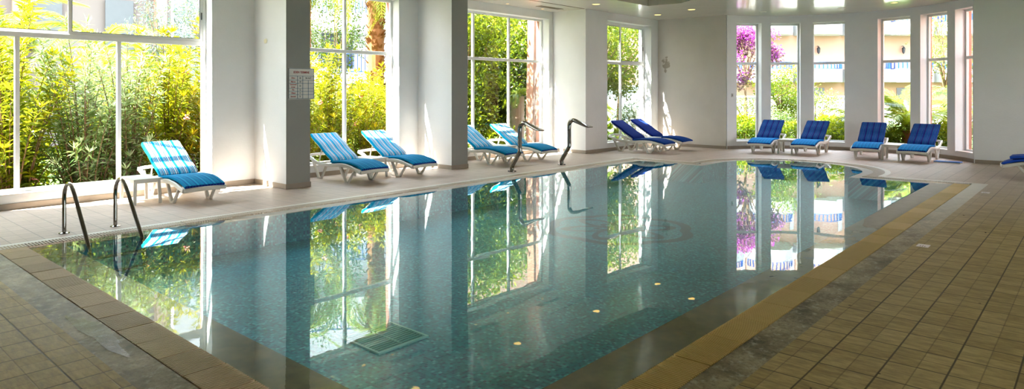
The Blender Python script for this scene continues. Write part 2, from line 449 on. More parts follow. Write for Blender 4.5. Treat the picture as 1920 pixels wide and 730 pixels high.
# skirtings
def skirt(name, paths):
    m = MB()
    for p in paths: m.sweep([(x,y,.0425) for x,y in p], [(-.006,-.0425),(.006,-.0425),(.006,.0425),(-.006,.0425)], None)
    tag(m.build(name, SKIRT), kind='structure')
skirt('baseboard_left', [[(-3,VW-.006),(.03,VW-.006)],[(.52,VW-.006),(5.68,VW-.006)],[(6.16,VW-.006),(9.38,VW-.006)],[(9.88,VW-.006),(14.08,VW-.006)],[(14.094,VW),(14.094,V4-.006)],[(14.09,V4-.006),(17.81,V4-.006)]])
skirt('baseboard_far', [[(17.814,V4-.01),(17.814,7.86)]])
skirt('baseboard_apse', [arc(AR-.006, 64.2, -61.0, 60)])
skirt('baseboard_right', [[(17.974,2.15),(17.974,-5)]])

# ------------------------------------------------------------------ windows
SEAL = .006
def window(n, M, W, mull, zt=2.40, sash=None, z0=ZS, z1=ZT):
    """M maps (s across, t outward, z) to world; W width; mull = positions of mullions; sash = x of the sliding meeting stile above"""
    o = thing('window_%d' % n, None, None, kind='structure'); o.matrix_world = M
    f = .052; d = .03
    a = MB(); a.box(0,f,-d,d,z0,z1); a.box(W-f,W,-d,d,z0,z1); a.box(f,W-f,-d,d,z1-f,z1); a.box(f,W-f,-d,d,z0,z0+f)
    a.build('frame', FRAME, o, bevel=.004)
    MB().box(f,W-f,-d-.004,d,zt-.035,zt+.035).build('transom', FRAME, o, bevel=.004)
    MB().box(-.0,W,-d-.22,-d,z0-.0,z0+.012).build('sill', SILLM, o)
    xs = [f] + list(mull) + [W-f]
    for x in mull:
        MB().box(x-.028,x+.028,-d-.002,d,z0+f,zt-.035).build('mullion', FRAME, o, bevel=.004)
        if sash is None: MB().box(x-.028,x+.028,-d-.002,d,zt+.035,z1-f).build('mullion', FRAME, o, bevel=.004)
    for i in range(len(xs)-1):
        a0 = xs[i] + (.028 if i else 0); a1 = xs[i+1] - (.028 if i < len(xs)-2 else 0)
        MB().box(a0,a1,-.003,.003,z0+f,zt-.035).build('pane', GLASS, o)
        if sash is None: MB().box(a0,a1,-.003,.003,zt+.035,z1-f).build('pane', GLASS, o)
    if sash is not None:
        st = [f] + sash + [W-f]
        for i in range(len(st)-1):
            y0 = -.022 if i % 2 else .006
            a0, a1 = st[i]-(.03 if i else 0), st[i+1]+(.03 if i < len(st)-2 else 0)
            q = MB(); b0, b1 = zt+.035, z1-f
            q.box(a0,a0+.045,y0,y0+.018,b0,b1); q.box(a1-.045,a1,y0,y0+.018,b0,b1); q.box(a0+.045,a1-.045,y0,y0+.018,b1-.045,b1); q.box(a0+.045,a1-.045,y0,y0+.018,b0,b0+.045)
            s = q.build('sash', FRAME, o)
            q = MB()
            for u0,u1,w0,w1 in ((a0+.045,a0+.051,b0+.045,b1-.045),(a1-.051,a1-.045,b0+.045,b1-.045),(a0+.051,a1-.051,b0+.045,b0+.051),(a0+.051,a1-.051,b1-.051,b1-.045)): q.box(u0,u1,y0+.002,y0+.014,w0,w1)
            q.build('seal', GASKET, s)
            MB().box(a0+.045,a1-.045,y0+.007,y0+.011,b0+.045,b1-.045).build('pane', GLASS, s)
            if i == len(st)-2: MB().box(a1-.03,a1-.015,y0-.012,y0,zt+.4,zt+.52).build('latch', GASKET, s, bevel=.003)
    return o
def MX(x, y, ang=0): return Matrix.Translation((x, y, 0)) @ Matrix.Rotation(ang, 4, 'Z')
window(1, MX(WIN[0][0], VG), WIN[0][1]-WIN[0][0], [1.31, 2.59], sash=[1.95])
window(2, MX(WIN[1][0], VG), WIN[1][1]-WIN[1][0], [1.155])
window(3, MX(WIN[2][0], VG), WIN[2][1]-WIN[2][0], [1.265, 2.54])
window(4, MX(W4[0], V4+.26), W4[1]-W4[0], [1.05], sash=[1.05])
for i, (a, b) in enumerate(AW):
    r = AR + .27
    p0 = Vector((AC[0]+r*math.cos(R(a)), AC[1]+r*math.sin(R(a)))); p1 = Vector((AC[0]+r*math.cos(R(b)), AC[1]+r*math.sin(R(b))))
    d = p1 - p0; window(5+i, MX(p0.x, p0.y, math.atan2(d.y, d.x)), d.length, [])

# ------------------------------------------------------------------ drain gratings (liftable panels)
def grating(L, W, pitch, mat, fine=.6):
    m = MB(); n = int(L/pitch)
    for i in range(n): m.box(-W/2, W/2, i*pitch+.001, i*pitch+pitch*fine, -.018, .003)
    m.box(-.006, .006, 0, L-.003, -.022, -.004); m.box(-W/2+.01, -W/2+.02, 0, L-.003, -.03, -.006); m.box(W/2-.02, W/2-.01, 0, L-.003, -.03, -.006)
    return m.build('drain_grating', mat)
def run(proto, start, dirv, n, L, label, group):
    rz = math.atan2(dirv[1], dirv[0]) - PI/2
    rng = random.Random(5)
    for i in range(n):
        loc = (start[0]+dirv[0]*L*i, start[1]+dirv[1]*L*i, rng.uniform(-.0015,.002))
        o = proto if i == 0 else proto.copy()
        if i: C.objects.link(o)
        o.location = loc; o.rotation_euler = (0,0,rz + rng.uniform(-.006,.006)); tag(o, label, 'drain grating', group)
run(grating(.355,.245,.0215,SLN), (1.692,1.74), (0,1), 19, .355, 'brown slatted grating panel in the drain along the near left pool edge', 'grating panels near left edge')
run(grating(.46,.238,.0215,SLR), (1.84,1.835), (1,0), 26, .46, 'tan slatted grating panel in the drain along the right pool edge', 'grating panels right edge')
run(grating(.46,.178,.03,SLP,.7), (1.6,8.395), (1,0), 27, .455, 'pale narrow grating panel in the drain on the window side of the pool', 'grating panels window side')
run(grating(.34,.178,.03,SLP,.7), (13.88,1.74), (0,1), 5, .335, 'pale narrow grating panel in the drain right of the round bay', 'grating panels far right')
run(grating(.30,.178,.03,SLP,.7), (13.88,6.78), (0,1), 5, .30, 'pale narrow grating panel in the drain left of the round bay', 'grating panels far left')
m = MB()
for side in (-1, 1):
    for i in range(14):
        x = 13.99+i*.03
        if x < CX-.005: m.box(x, x+.02, CY+side*(RR+.3)-.09, CY+side*(RR+.3)+.09, -.018, .003)
n = 170
for i in range(n):
    a = R(-90+180*(i+.5)/n); M = Matrix.Translation((CX,CY,0)) @ Matrix.Rotation(a, 4, 'Z')
    m.xbox(M, RR+.205, RR+.395, -.010, .010, -.018, .003)
tag(m.build('drain_grating', SLP), 'pale curved slatted grating around the round pool bay', 'drain grating')

# ------------------------------------------------------------------ ceiling fittings
LAMP = mat_emit('warm_lamp', (1,.60,.16), 1.1); TRIMW = plain('lamp_trim', (.75,.72,.66), .4)
def downlight(x, y, r, label, group, on=True):
    o = thing('downlight', label, 'ceiling light', (x,y,CZ), group=group)
    m = MB(); k = 20
    for r0, r1, z0, z1 in ((r*1.22,r*1.22,0,-.008),(r*1.22,r,-.008,-.010),(r,r*.95,-.010,.0)):
        m.add([(r0*math.cos(2*PI*j/k), r0*math.sin(2*PI*j/k), z0) for j in range(k)]+[(r1*math.cos(2*PI*j/k), r1*math.sin(2*PI*j/k), z1) for j in range(k)],
              [(j,j+k,(j+1)%k+k,(j+1)%k) for j in range(k)])
    m.build('trim_ring', TRIMW, o, smooth=True)
    MB().cyl((0,0), r*.96, -.006, -.004, k).build('lamp_lens', LAMP if on else plain('unlit_lens', (.3,.28,.24), .3), o)
for x, wh in ((4.9,'nearest the camera'),(7.79,'second'),(10.6,'third'),(13.5,'above the pool corner'),(16.5,'in front of the last window bay')):
    downlight(x, 9.25, .085, 'round ceiling downlight beside the window bays, %s' % wh, 'lit downlights beside the bays')
downlight(16.02, 8.0, .085, 'lit round downlight between the coffer and the stained wall', None)
for x in (3.0, 7.1, 7.8, 8.5, 10.9, 12.0, 13.35):
    downlight(x, 10.8, .035, 'tiny downlight in the bay ceiling near the windows', 'tiny bay downlights')
for i, (px, py) in enumerate(((18.0,3.75),(17.2,3.3),(18.3,5.0),(17.75,6.8))):
    downlight(px, py, .07, ['lit downlight above the window with the big palm','lit downlight at top right of the apse ceiling','dim downlight in the middle of the apse ceiling','dim downlight above the leftmost apse window'][i], None, i < 2)
VENT = plain('vent_dark', (.08,.07,.05), .6)
for x, l in ((8.65,'second'),(10.88,'left of third'),(13.27,'right of third')):
    o = thing('ceiling_vent', 'dark slotted air vent in the ceiling, %s window bay' % l, 'vent', (x,10.5,CZ))
    MB().box(-.42,.42,-.06,.06,-.008,-.002).build('backing', VENT, o)
    m = MB(); m.box(-.45,.45,-.085,-.06,-.012,0); m.box(-.45,.45,.06,.085,-.012,0); m.box(-.45,-.42,-.06,.06,-.012,0); m.box(.42,.45,-.06,.06,-.012,0)
    for k in range(3): m.box(-.42,.42,-.035+k*.03,-.03+k*.03,-.011,-.004)
    m.build('grille', plain('vent_frame', (.35,.31,.25), .5), o)

# ------------------------------------------------------------------ loungers
W_ = .58
K = (.0,.19,.46); LB = (.0,.38,.68); WH = (.80,.84,.86)
SUNNY = mat_stripes('cushion_sky_white', [(0,LB),(.22,WH),(.27,LB),(.36,WH),(.41,K),(.50,WH),(.55,LB),(.66,WH),(.80,K),(.88,WH),(.93,LB)], n=4)
SUNSEAT = mat_stripes('seat_sky_blue', [(0,(.0,.22,.42)),(.3,(.0,.28,.48)),(.36,(.0,.13,.34)),(.55,(.0,.25,.45)),(.62,(.01,.33,.54)),(.8,(.0,.17,.38))], n=5)
NAVY = mat_stripes('cushion_navy', [(0,(.008,.022,.20)),(.3,(.012,.04,.26)),(.36,(.015,.09,.34)),(.42,(.008,.022,.20)),(.8,(.012,.05,.28))], n=4)
NAVYSEAT = mat_stripes('seat_navy', [(0,(.006,.05,.25)),(.5,(.01,.07,.30))], n=6)
TEALS = mat_stripes('cushion_navy_teal', [(0,(.012,.014,.16)),(.22,(.01,.17,.32)),(.28,(.008,.03,.22)),(.42,(.01,.18,.34)),(.48,(.02,.02,.22)),(.62,(.015,.20,.36)),(.68,(.01,.02,.18)),(.82,(.01,.14,.32)),(.88,(.008,.02,.20))], n=4)
CYANSEAT = mat_stripes('seat_skylit_blue', [(0,(.0,.24,.62)),(.5,(.0,.30,.68)),(.8,(.0,.17,.52))], n=8)  # seat coloured brighter than its back, for sky reflected off the fabric
EDGE = mat_stripes('cushion_edge', [(0,(.01,.03,.22)),(.6,(.05,.16,.48)),(.75,(.01,.03,.22))], n=14)
def bez(pts, n=6):
    """catmull-rom through points"""
    P = [Vector(p) for p in pts]; P = [P[0]*2-P[1]] + P + [P[-1]*2-P[-2]]; out = []
    for i in range(1, len(P)-2):
        for j in range(n):
            t = j/n; a,b,c,d = P[i-1:i+3]
            out.append(.5*((2*b)+(c-a)*t+(2*a-5*b+4*c-d)*t*t+(3*b-a-3*c+d)*t**3))
    out.append(P[-2]); return out
def make_lounger(label, seatm, backm, group=None, name='sun_lounger'):
    o = thing(name, label, 'sun lounger', group=group)
    hw = W_/2
    side = [(0,.235),(.12,.262),(.30,.305),(.55,.325),(.85,.30),(1.1,.295),(1.35,.315),(1.55,.385),(1.67,.42)]
    m = MB()
    for s in (-1,1): m.sweep(bez([(s*(hw+.005),y,z-.02) for y,z in side], 4), rrect(.035,.062,.012), (1,0,0))
    m.sweep(bez([(-hw,.0,.215),(-hw*.55,-.035,.225),(0,-.045,.23),(hw*.55,-.035,.225),(hw,.0,.215)],4), rrect(.045,.06,.015), None)
    for y in (.4,.62,.86,1.08,1.42): m.box(-hw,hw,y-.02,y+.02,.268,.292)
    m.box(-hw+.02,hw-.02,.06,.90,.262,.272)
    m.build('frame', PLAST, o, smooth=True)
    m = MB(); m.sweep(bez([(-hw,1.665,.40),(-hw*.5,1.685,.415),(hw*.5,1.685,.415),(hw,1.665,.40)],4), rrect(.04,.05,.015), None)
    m.build('head_rail', PLAST, o, smooth=True)
    for s in (-1,1):
        for yf, ya, yb, za, zb in ((.45,.20,.66,.265,.30),(1.30,1.08,1.56,.275,.37)):
            m = MB(); x = s*(hw-.03)
            m.sweep([(x,ya,za),(x,yf-.035,.0)], rrect(.045,.034,.01), (1,0,0))
            m.sweep([(x,yb,zb),(x,yf+.03,.0)], rrect(.045,.05,.012), (1,0,0))
            m.box(x-.024,x+.024,yf-.055,yf+.055,0,.03)
            m.build('leg', PLAST, o, smooth=True)
    # backrest shell and its prop
    by, bz, ty, tz = .90,.325,1.60,.76
    m = MB(); m.sweep([(0,by,bz-.01),(0,ty,tz-.01)], rrect(W_-.06,.025,.01), (1,0,0)); m.build('backrest', PLAST, o, smooth=True)
    for s in (-1,1): MB().tube([(s*.2,1.33,.57),(s*.2,1.42,.30)], .012, 8).build('prop', PLAST, o, smooth=True)
    # cushions
    sp = bez([(0,-.01,.262),(0,.05,.285),(0,.2,.325),(0,.4,.352),(0,.65,.352),(0,.86,.335),(0,.93,.338)],5)
    sc_ = MB(); sc_.sweep(sp, rrect(W_-.01,.045,.02,3), (1,0,0))
    c = sc_.build('seat_cushion', seatm, o, smooth=True)
    e = MB(); e.sweep([(0,-.018,.252),(0,-.012,.276)], rrect(W_-.03,.03,.012,3), (1,0,0)); e.build('edge_piping', EDGE, c, smooth=True)
    dy, dz = ty-by, tz-bz; L = math.hypot(dy,dz); ny, nz = -dz/L, dy/L
    bp = [(0, by+dy*t+ny*(.035+.006*math.sin(t*PI*4)), bz+dz*t+nz*(.035+.006*math.sin(t*PI*4))) for t in [i/20*1.03 for i in range(21)]]
    b = MB(); b.sweep(bp, lambda t: rrect(W_-.01-(.02 if t < .02 or t > .98 else 0),.05-(.02 if t < .02 or t > .98 else 0),.014,3), (1,0,0))
    b.build('back_cushion', backm, o, smooth=True)
    return o
PA = make_lounger('lounger with sky blue and white striped cushion, in front of the first window', SUNSEAT, SUNNY)
PA.location = (4.19, 9.56, 0)
L2 = dup(PA, (7.08,9.47,0), 0, 'blue striped lounger left of the table at the second window, next to the notice pillar')
L3 = dup(PA, (8.22,9.47,0), 0, 'blue and white striped lounger right of the table at the second window')
L4 = dup(PA, (10.79,9.53,0), 0, 'blue striped lounger half hidden behind the middle pillar, third window')
L5 = dup(PA, (11.97,9.49,0), 0, 'blue and white striped lounger between the two steel spouts, third window')
PB = make_lounger('navy blue lounger on the left in front of the fourth window', NAVYSEAT, NAVY); PB.location = (15.54,8.37,0)
L7 = dup(PB, (16.62,8.42,0), 0, 'navy blue lounger on the right at the fourth window, beside the stained wall')
PC = make_lounger('bright blue lounger, leftmost of the four in the apse', CYANSEAT, TEALS); PC.location = (17.12,6.67,0); PC.rotation_euler = (0,0,R(-83))
L9 = dup(PC, (17.32,5.64,0), R(-86), 'bright blue lounger second from left in the apse, right of a low table')
L10 = dup(PC, (17.30,4.22,0), R(-84), 'bright blue lounger third from left in the apse, left of a low table')
L11 = dup(PC, (17.22,3.24,0), R(-91), 'bright blue lounger rightmost in the apse, nearest the kickboard')
PD = make_lounger('plain blue lounger cut off by the right edge of the picture', NAVYSEAT, NAVY); PD.location = (15.6,1.40,0); PD.rotation_euler = (0,0,PI)
for ch in PD.children:
    if ch.name.startswith('seat_cushion'): ch.data = ch.data.copy(); ch.data.materials[0] = plain('seat_royal_blue', (.01,.09,.55), .6, var=.2)
# a second cushion folded on that lounger
m = MB(); m.sweep(bez([(0,.10,.375),(0,.25,.395),(0,.5,.40),(0,.75,.39),(0,.88,.385)],4), rrect(W_-.04,.05,.02), (1,0,0))
fc = m.build('folded_cushion', plain('royal_blue_fabric', (.01,.10,.58), .6, var=.2), None, smooth=True); fc.location = (15.6,1.40,0); fc.rotation_euler = (0,0,PI)
tag(fc, 'loose royal blue cushion lying on the lounger at the right edge', 'cushion')

def make_table(label):
    o = thing('side_table', label, 'side table')
    m = MB(); m.sweep([(0,-.29,.35),(0,-.28,.35),(0,.28,.35),(0,.29,.35)], rrect(.38,.028,.012), (1,0,0)); m.build('table_top', PLAST, o, smooth=True)
    m = MB(); m.box(-.16,.16,-.25,-.23,.30,.337); m.box(-.16,.16,.23,.25,.30,.337); m.box(-.165,-.145,-.25,.25,.30,.337); m.box(.145,.165,-.25,.25,.30,.337); m.build('apron', PLAST, o)
    for sx in (-1,1):
        for sy in (-1,1):
            m = MB(); m.sweep([(sx*.155,sy*.24,.337),(sx*.17,sy*.262,0)], rrect(.045,.035,.01), (1,0,0)); m.build('leg', PLAST, o, smooth=True)
    return o
TB = make_table('low white plastic table left of the first lounger, behind the ladder'); TB.location = (3.65,10.43,0)
dup(TB, (7.65,10.36,0), 0, 'low white plastic table between the two loungers at the second window')
dup(TB, (11.38,10.4,0), 0, 'low white plastic table between the two loungers at the third window')
dup(TB, (16.08,9.3,0), 0, 'low white plastic table between the two navy loungers')
dup(TB, (17.78,6.17,0), R(-85), 'low white plastic table between the two left loungers in the apse')
dup(TB, (17.70,3.72,0), R(-88), 'low white plastic table between the two right loungers in the apse')

# ------------------------------------------------------------------ pool ladder and spouts
o = thing('pool_ladder', 'polished steel pool ladder with two arched handrails at the near left corner', 'ladder', (2.53,8.77,0))
for x in (-.26,.26):
    pth = bez([(x,0,0),(x,0,.2),(x,0,.40),(x,-.035,.50),(x,-.12,.568),(x,-.22,.575),(x,-.32,.52),(x,-.42,.43),(x,-.62,.22),(x,-.83,.0),(x,-.90,-.14),(x,-.93,-.37)],5)
    r = MB().tube(pth, .021, 12).build('handrail', STEEL, o, smooth=True)
    m = MB(); m.cyl((x,0), .055, 0, .006, 24); m.cyl((x,0), .042, .006, .016, 24, .027); m.build('base_plate', STEEL, r, smooth=True)
for z, y in ((-.14,-.90),(-.30,-.92)): MB().box(-.26,.26,y-.04,y+.03,z-.012,z+.012).build('tread', STEEL, o, bevel=.005)
def spout(x, y, label):
    o = thing('water_spout', label, 'water spout', (x,y,0))
    pth = bez([(0,0,0),(0,0,.10),(0,-.03,.15),(0,-.18,.37),(0,-.205,.43),(0,-.205,.60),(0,-.205,.83),(0,-.225,.93),(0,-.30,.985),(0,-.40,.965)],5)
    MB().tube(pth, .043, 14).build('pipe', STEEL, o, smooth=True)
    m = MB(); P = [(0,-.37,.972),(0,-.45,.945),(0,-.56,.905),(0,-.66,.872),(0,-.76,.85)]
    def sect(t):
        w = .086+.10*t; h = .086*(1-t)+.022*t; return rrect(w, h, min(h,w)*.42, 4)
    m.sweep(P, sect, (1,0,0)); m.build('nozzle', STEEL, o, smooth=True)
    b = MB(); b.cyl((0,0), .085, 0, .008, 28); b.cyl((0,0), .052, .008, .03, 24); bp = b.build('base_plate', STEEL, o, smooth=True)
    for k in range(4):
        a = R(45+90*k); MB().cyl((.07*math.cos(a), .07*math.sin(a)), .012, .008, .024, 8).build('bolt', DSTEEL, bp)
spout(9.97, 8.85, 'curved polished steel water spout, left of the two, in front of the blue lounger')
spout(11.6, 8.85, 'curved polished steel water spout, right of the two, in front of the wide pillar')

# drain grille on the pool floor
o = thing('floor_drain', 'square slotted drain grille on the pool floor', 'drain', (3.36,4.36,ZP), R(0))
m = MB(); m.box(-.25,.25,-.25,-.23,0,.014); m.box(-.25,.25,.23,.25,0,.014); m.box(-.25,-.23,-.23,.23,0,.014); m.box(.23,.25,-.23,.23,0,.014); m.build('frame', plain('pale_teal', (.45,.85,.8), .4), o)
m = MB()
for k in range(13): m.box(-.23,.23,-.222+k*.036,-.222+k*.036+.014,0,.010)
m.box(-.008,.008,-.23,.23,.010,.013); m.build('grille', plain('pale_teal_bars', (.16,.55,.5), .4), o)
MB().box(-.23,.23,-.23,.23,.001,.003).build('sump', plain('sump_dark', (.01,.07,.09), .6), o)

# ------------------------------------------------------------------ notice, small fittings, floor things
def text(body, size, loc, rot, mat, name, parent, align='CENTER', sx=1):
    cu = bpy.data.curves.new(name, 'FONT'); cu.body = body; cu.size = size; cu.align_x = align; cu.align_y = 'CENTER'; cu.extrude = .0006; cu.offset = size*.018
    t = bpy.data.objects.new('tmp', cu); C.objects.link(t); bpy.context.view_layer.update()
    me = bpy.data.meshes.new_from_object(t.evaluated_get(bpy.context.evaluated_depsgraph_get())); bpy.data.objects.remove(t)
    me.materials.clear(); me.materials.append(mat)
    ob = bpy.data.objects.new(name, me); C.objects.link(ob); ob.parent = parent; ob.location = loc; ob.rotation_euler = rot; ob.scale = (sx,1,1)
    return ob
o = thing('notice_board', 'timetable notice with red heading on the dark side of the pillar', 'notice', (5.735,9.994,1.475))
NB = .475; NH = .515
MB().box(0,NB,-.006,0,0,NH).build('panel', plain('notice_grey', (.50,.50,.45), .25, var=.08), o)
RED = plain('notice_red', (.30,.02,.02), .5); BLU = plain('notice_blue', (.02,.09,.16), .5); GRY = plain('notice_ink', (.06,.08,.09), .5)
m = MB(); e = .0035
rows = [0,.068,.122,.18,.238,.318,.378,NH-.012]
rows = [.012,.075,.13,.18,.262,.315,.385,NH-.008]
for z in rows: m.box(.008,NB-.008,-.0075,-.006,z-e/1.3,z+e/1.3)
for x, z1 in ((.008,NH-.008),(.165,.385),(.262,.385),(.365,.315),(NB-.008,NH-.008)): m.box(x-e,x+e,-.0075,-.006,.012,z1)
m.build('ruled_grid', BLU, o)
rot = (PI/2,0,0)
text('EDEN TERMINE', .05, (NB/2,-.008,.445), rot, RED, 'heading', o, sx=.86)
for z, s in ((.35,'Diou'),(.288,'Mares'),(.242,'Vammeri'),(.200,'& Sal'),(.155,'Piu'),(.102,'Ollant'),(.045,'Sameni')):
    text(s, .033, (.085,-.008,z), rot, RED, 'row_word', o)
for z, s in ((.35,'20'),(.288,'10'),(.22,'22'),(.155,'12'),(.102,'11'),(.045,'21')): text(s, .036, (.213,-.008,z), rot, GRY, 'row_figure', o)
text('20-26/7', .036, (.362,-.008,.35), rot, GRY, 'row_figure', o)
o = thing('light_switch', 'small white switch on the apse wall left of its first window', 'switch', (AC[0]+(AR-.002)*math.cos(R(61.3)), AC[1]+(AR-.002)*math.sin(R(61.3)), 1.5), R(61.3))
MB().box(-.012,0,-.03,.03,-.05,.05).build('plate', plain('switch_grey', (.5,.48,.45), .4), o, bevel=.003)
MB().box(-.018,-.012,-.012,.012,-.02,.02).build('rocker', plain('switch_dark', (.2,.19,.18), .4), o, bevel=.002)
m = MB(); m.add([(0,0,0),(0,-.055,.01),(0,-.075,.05),(0,-.04,.085),(0,.0,.07),(0,.03,.075),(0,.025,.02)], [(0,1,2,3,4,5,6)])
m.add([(-.006,0,0),(-.006,-.055,.01),(-.006,-.075,.05),(-.006,-.04,.085),(-.006,.0,.07),(-.006,.03,.075),(-.006,.025,.02)], [(6,5,4,3,2,1,0)])
p = m.build('torn_sticker', plain('sticker_cream', (.75,.70,.52), .6)); p.location = (5.697,10.68,2.42); tag(p, 'torn cream patch high on the bright side of the notice pillar', 'sticker')
# kickboard
o = thing('kickboard', 'flat blue and white foam kickboard lying on the deck by the apse wall', 'kickboard', (17.72,2.62,0), R(-3))
MB().box(-.13,.13,-.26,.26,0,.018).build('foam_base', plain('foam_white', (.8,.78,.78), .6), o, bevel=.006)
MB().box(-.13,.13,-.255,.255,.018,.036).build('foam_top', plain('foam_blue', (.02,.16,.55), .5), o, bevel=.008)
# printed floor plates
PL = plain('plate_white', (.70,.64,.64), .35, var=.08); PK = plain('plate_mauve', (.30,.15,.22), .5)
for x, l in ((3.42,'at the bottom edge of the picture'),(8.0,'halfway along the right side of the pool'),(12.86,'near the far corner of the pool')):
    o = thing('depth_marker', 'small white printed tile set in the deck, %s' % l, 'floor marker', (x,1.40,0))
    MB().box(-.075,.075,-.055,.055,0,.003).build('plate', PL, o, bevel=.002)
    m = MB()
    for k, (w, y) in enumerate(((.05,.02),(.065,.0),(.045,-.02))): m.box(-.06,-.06+w,y-.004,y+.004,.003,.0036)
    m.build('print', PK, o)
LF = plain('dry_leaf_brown', (.05,.03,.015), .8)
rng = random.Random(3)
for i, (x, y) in enumerate(((3.75,1.18),(4.2,.95),(9.2,1.0),(10.6,.65),(8.9,.55),(12.4,.75),(6.1,.7),(10.3,1.35),(13.6,.9),(5.4,1.42))):
    s = rng.uniform(.010,.018); m = MB(); m.add([(-s,0,.001),(0,-s*.6,.003),(s*1.4,0,.008),(0,s*.7,.003),(0,0,.006)], [(0,1,4),(1,2,4),(2,3,4),(3,0,4)])
    p = m.build('dry_leaf', LF); p.location = (x,y,0); p.rotation_euler = (0,0,rng.uniform(0,6)); tag(p, 'tiny dark dry leaf lying on the brown deck tiles', 'leaf', 'dry leaves on the deck')
# puddle on the near-left border
a = N('puddle_film'); fr = a.math('ADD', a.math('MULTIPLY', a.n('ShaderNodeFresnel', {'IOR':1.33}).outputs[0], .75), .0, clamp=True)
PUD = a.done(a.n('ShaderNodeMixShader', {0:fr, 1:a.n('ShaderNodeBsdfTransparent', {0:(.85,.85,.85,1)}).outputs[0], 2:a.n('ShaderNodeBsdfGlossy', {'Roughness':.2}).outputs[0]}).outputs[0])
m = MB(); pts = []
for k in range(26):
    a_ = 2*PI*k/26; r_ = 1+.22*math.sin(3*a_+1)+.12*math.sin(7*a_); pts.append((1.475+.065*r_*math.cos(a_), 4.98+.5*r_*math.sin(a_)))
m.poly([pts], .0025); tag(m.build('puddle', PUD), 'shallow puddle on the stone border along the near left edge', 'puddle')

# ================================================================== GARDEN OUTSIDE
a = N('garden_ground'); p_ = a.pos()
c_ = a.ramp(a.noise(1.2, p_, 6, .7), [(.3,(.02,.04,.008)),(.5,(.05,.10,.012)),(.7,(.14,.18,.04))])
GROUND = a.done(a.pbsdf(Base_Color=c_, Roughness=.9, Normal=a.bump(a.noise(25, p_, 4), .6, .05)))
m = MB(); m.poly([[(-30,-30),(80,-30),(80,70),(-30,70)], room], -.36)
tag(m.build('garden_ground', GROUND), kind='structure')
m = MB(); m.box(-6, 14.3, VO, VO+.45, -.36, -.06); tag(m.build('garden_kerb', plain('kerb_concrete', (.55,.52,.47), .8)), kind='structure')

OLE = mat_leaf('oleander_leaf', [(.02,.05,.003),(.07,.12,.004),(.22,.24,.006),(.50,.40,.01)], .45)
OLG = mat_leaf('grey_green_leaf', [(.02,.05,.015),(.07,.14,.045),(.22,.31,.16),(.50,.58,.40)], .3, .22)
SHR = mat_leaf('shrub_leaf', [(.014,.04,.003),(.04,.09,.006),(.12,.18,.008),(.28,.28,.015)], .45)
PALE = mat_leaf('pale_shrub_leaf', [(.03,.05,.012),(.07,.10,.03),(.14,.17,.06),(.25,.25,.11)], .35)
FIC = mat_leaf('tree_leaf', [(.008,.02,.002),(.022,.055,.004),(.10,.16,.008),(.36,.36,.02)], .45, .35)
DRK = mat_leaf('dark_leaf', [(.01,.03,.012),(.03,.07,.02),(.06,.12,.03),(.12,.18,.05)], .2)
PALM = mat_leaf('palm_leaf', [(.03,.07,.006),(.08,.14,.012),(.2,.26,.02),(.36,.36,.04)], .4, .35)
DPALM = mat_leaf('dark_palm_leaf', [(.01,.025,.008),(.03,.06,.015),(.07,.11,.03),(.18,.2,.06)], .3, .35)
BLU_ = mat_leaf('blue_green_leaf', [(.02,.045,.05),(.05,.09,.10),(.11,.17,.18),(.2,.26,.27)], .25)
MAG = mat_leaf('bougainvillea_bract', [(.05,.003,.08),(.15,.006,.20),(.30,.012,.32),(.48,.04,.42)], .45)
PINK = mat_leaf('pink_petal', [(.75,.15,.28),(.85,.30,.42),(.9,.45,.5),(.9,.6,.6)], .4)
BARK = plain('brown_bark', (.17,.11,.06), .85, var=.4, scale=14, bump=.5)
PBARK = plain('palm_bark', (.24,.11,.04), .85, var=.35, scale=10, bump=.4)
PTRUNK = plain('pale_trunk', (.50,.39,.33), .8, var=.15, scale=8, bump=.4)

def rv(rg, s=1.0): 
    while True:
        v = Vector((rg.uniform(-1,1), rg.uniform(-1,1), rg.uniform(-1,1)))
        if .05 < v.length < 1: return v.normalized()*s
def leaf(m, p, d, l, w, rg, tint, fold=.25, droop=.0):
    d = d.normalized(); s = d.cross(rv(rg)).normalized(); n = s.cross(d)
    mid = p + d*l*.45 + n*w*fold; tip = p + d*l + Vector((0,0,-droop*l))
    m.add([p, mid+s*w/2, tip, mid-s*w/2], [(0,1,2,3)]); m.t.append(min(1,max(0,tint)))
def stems_mesh(paths, mat, parent, name='stem'):
    m = MB()
    for pth, r in paths: m.tube(pth, (lambda t, r=r: r*(1-.75*t)), 5)
    return m.build(name, mat, parent, smooth=True)

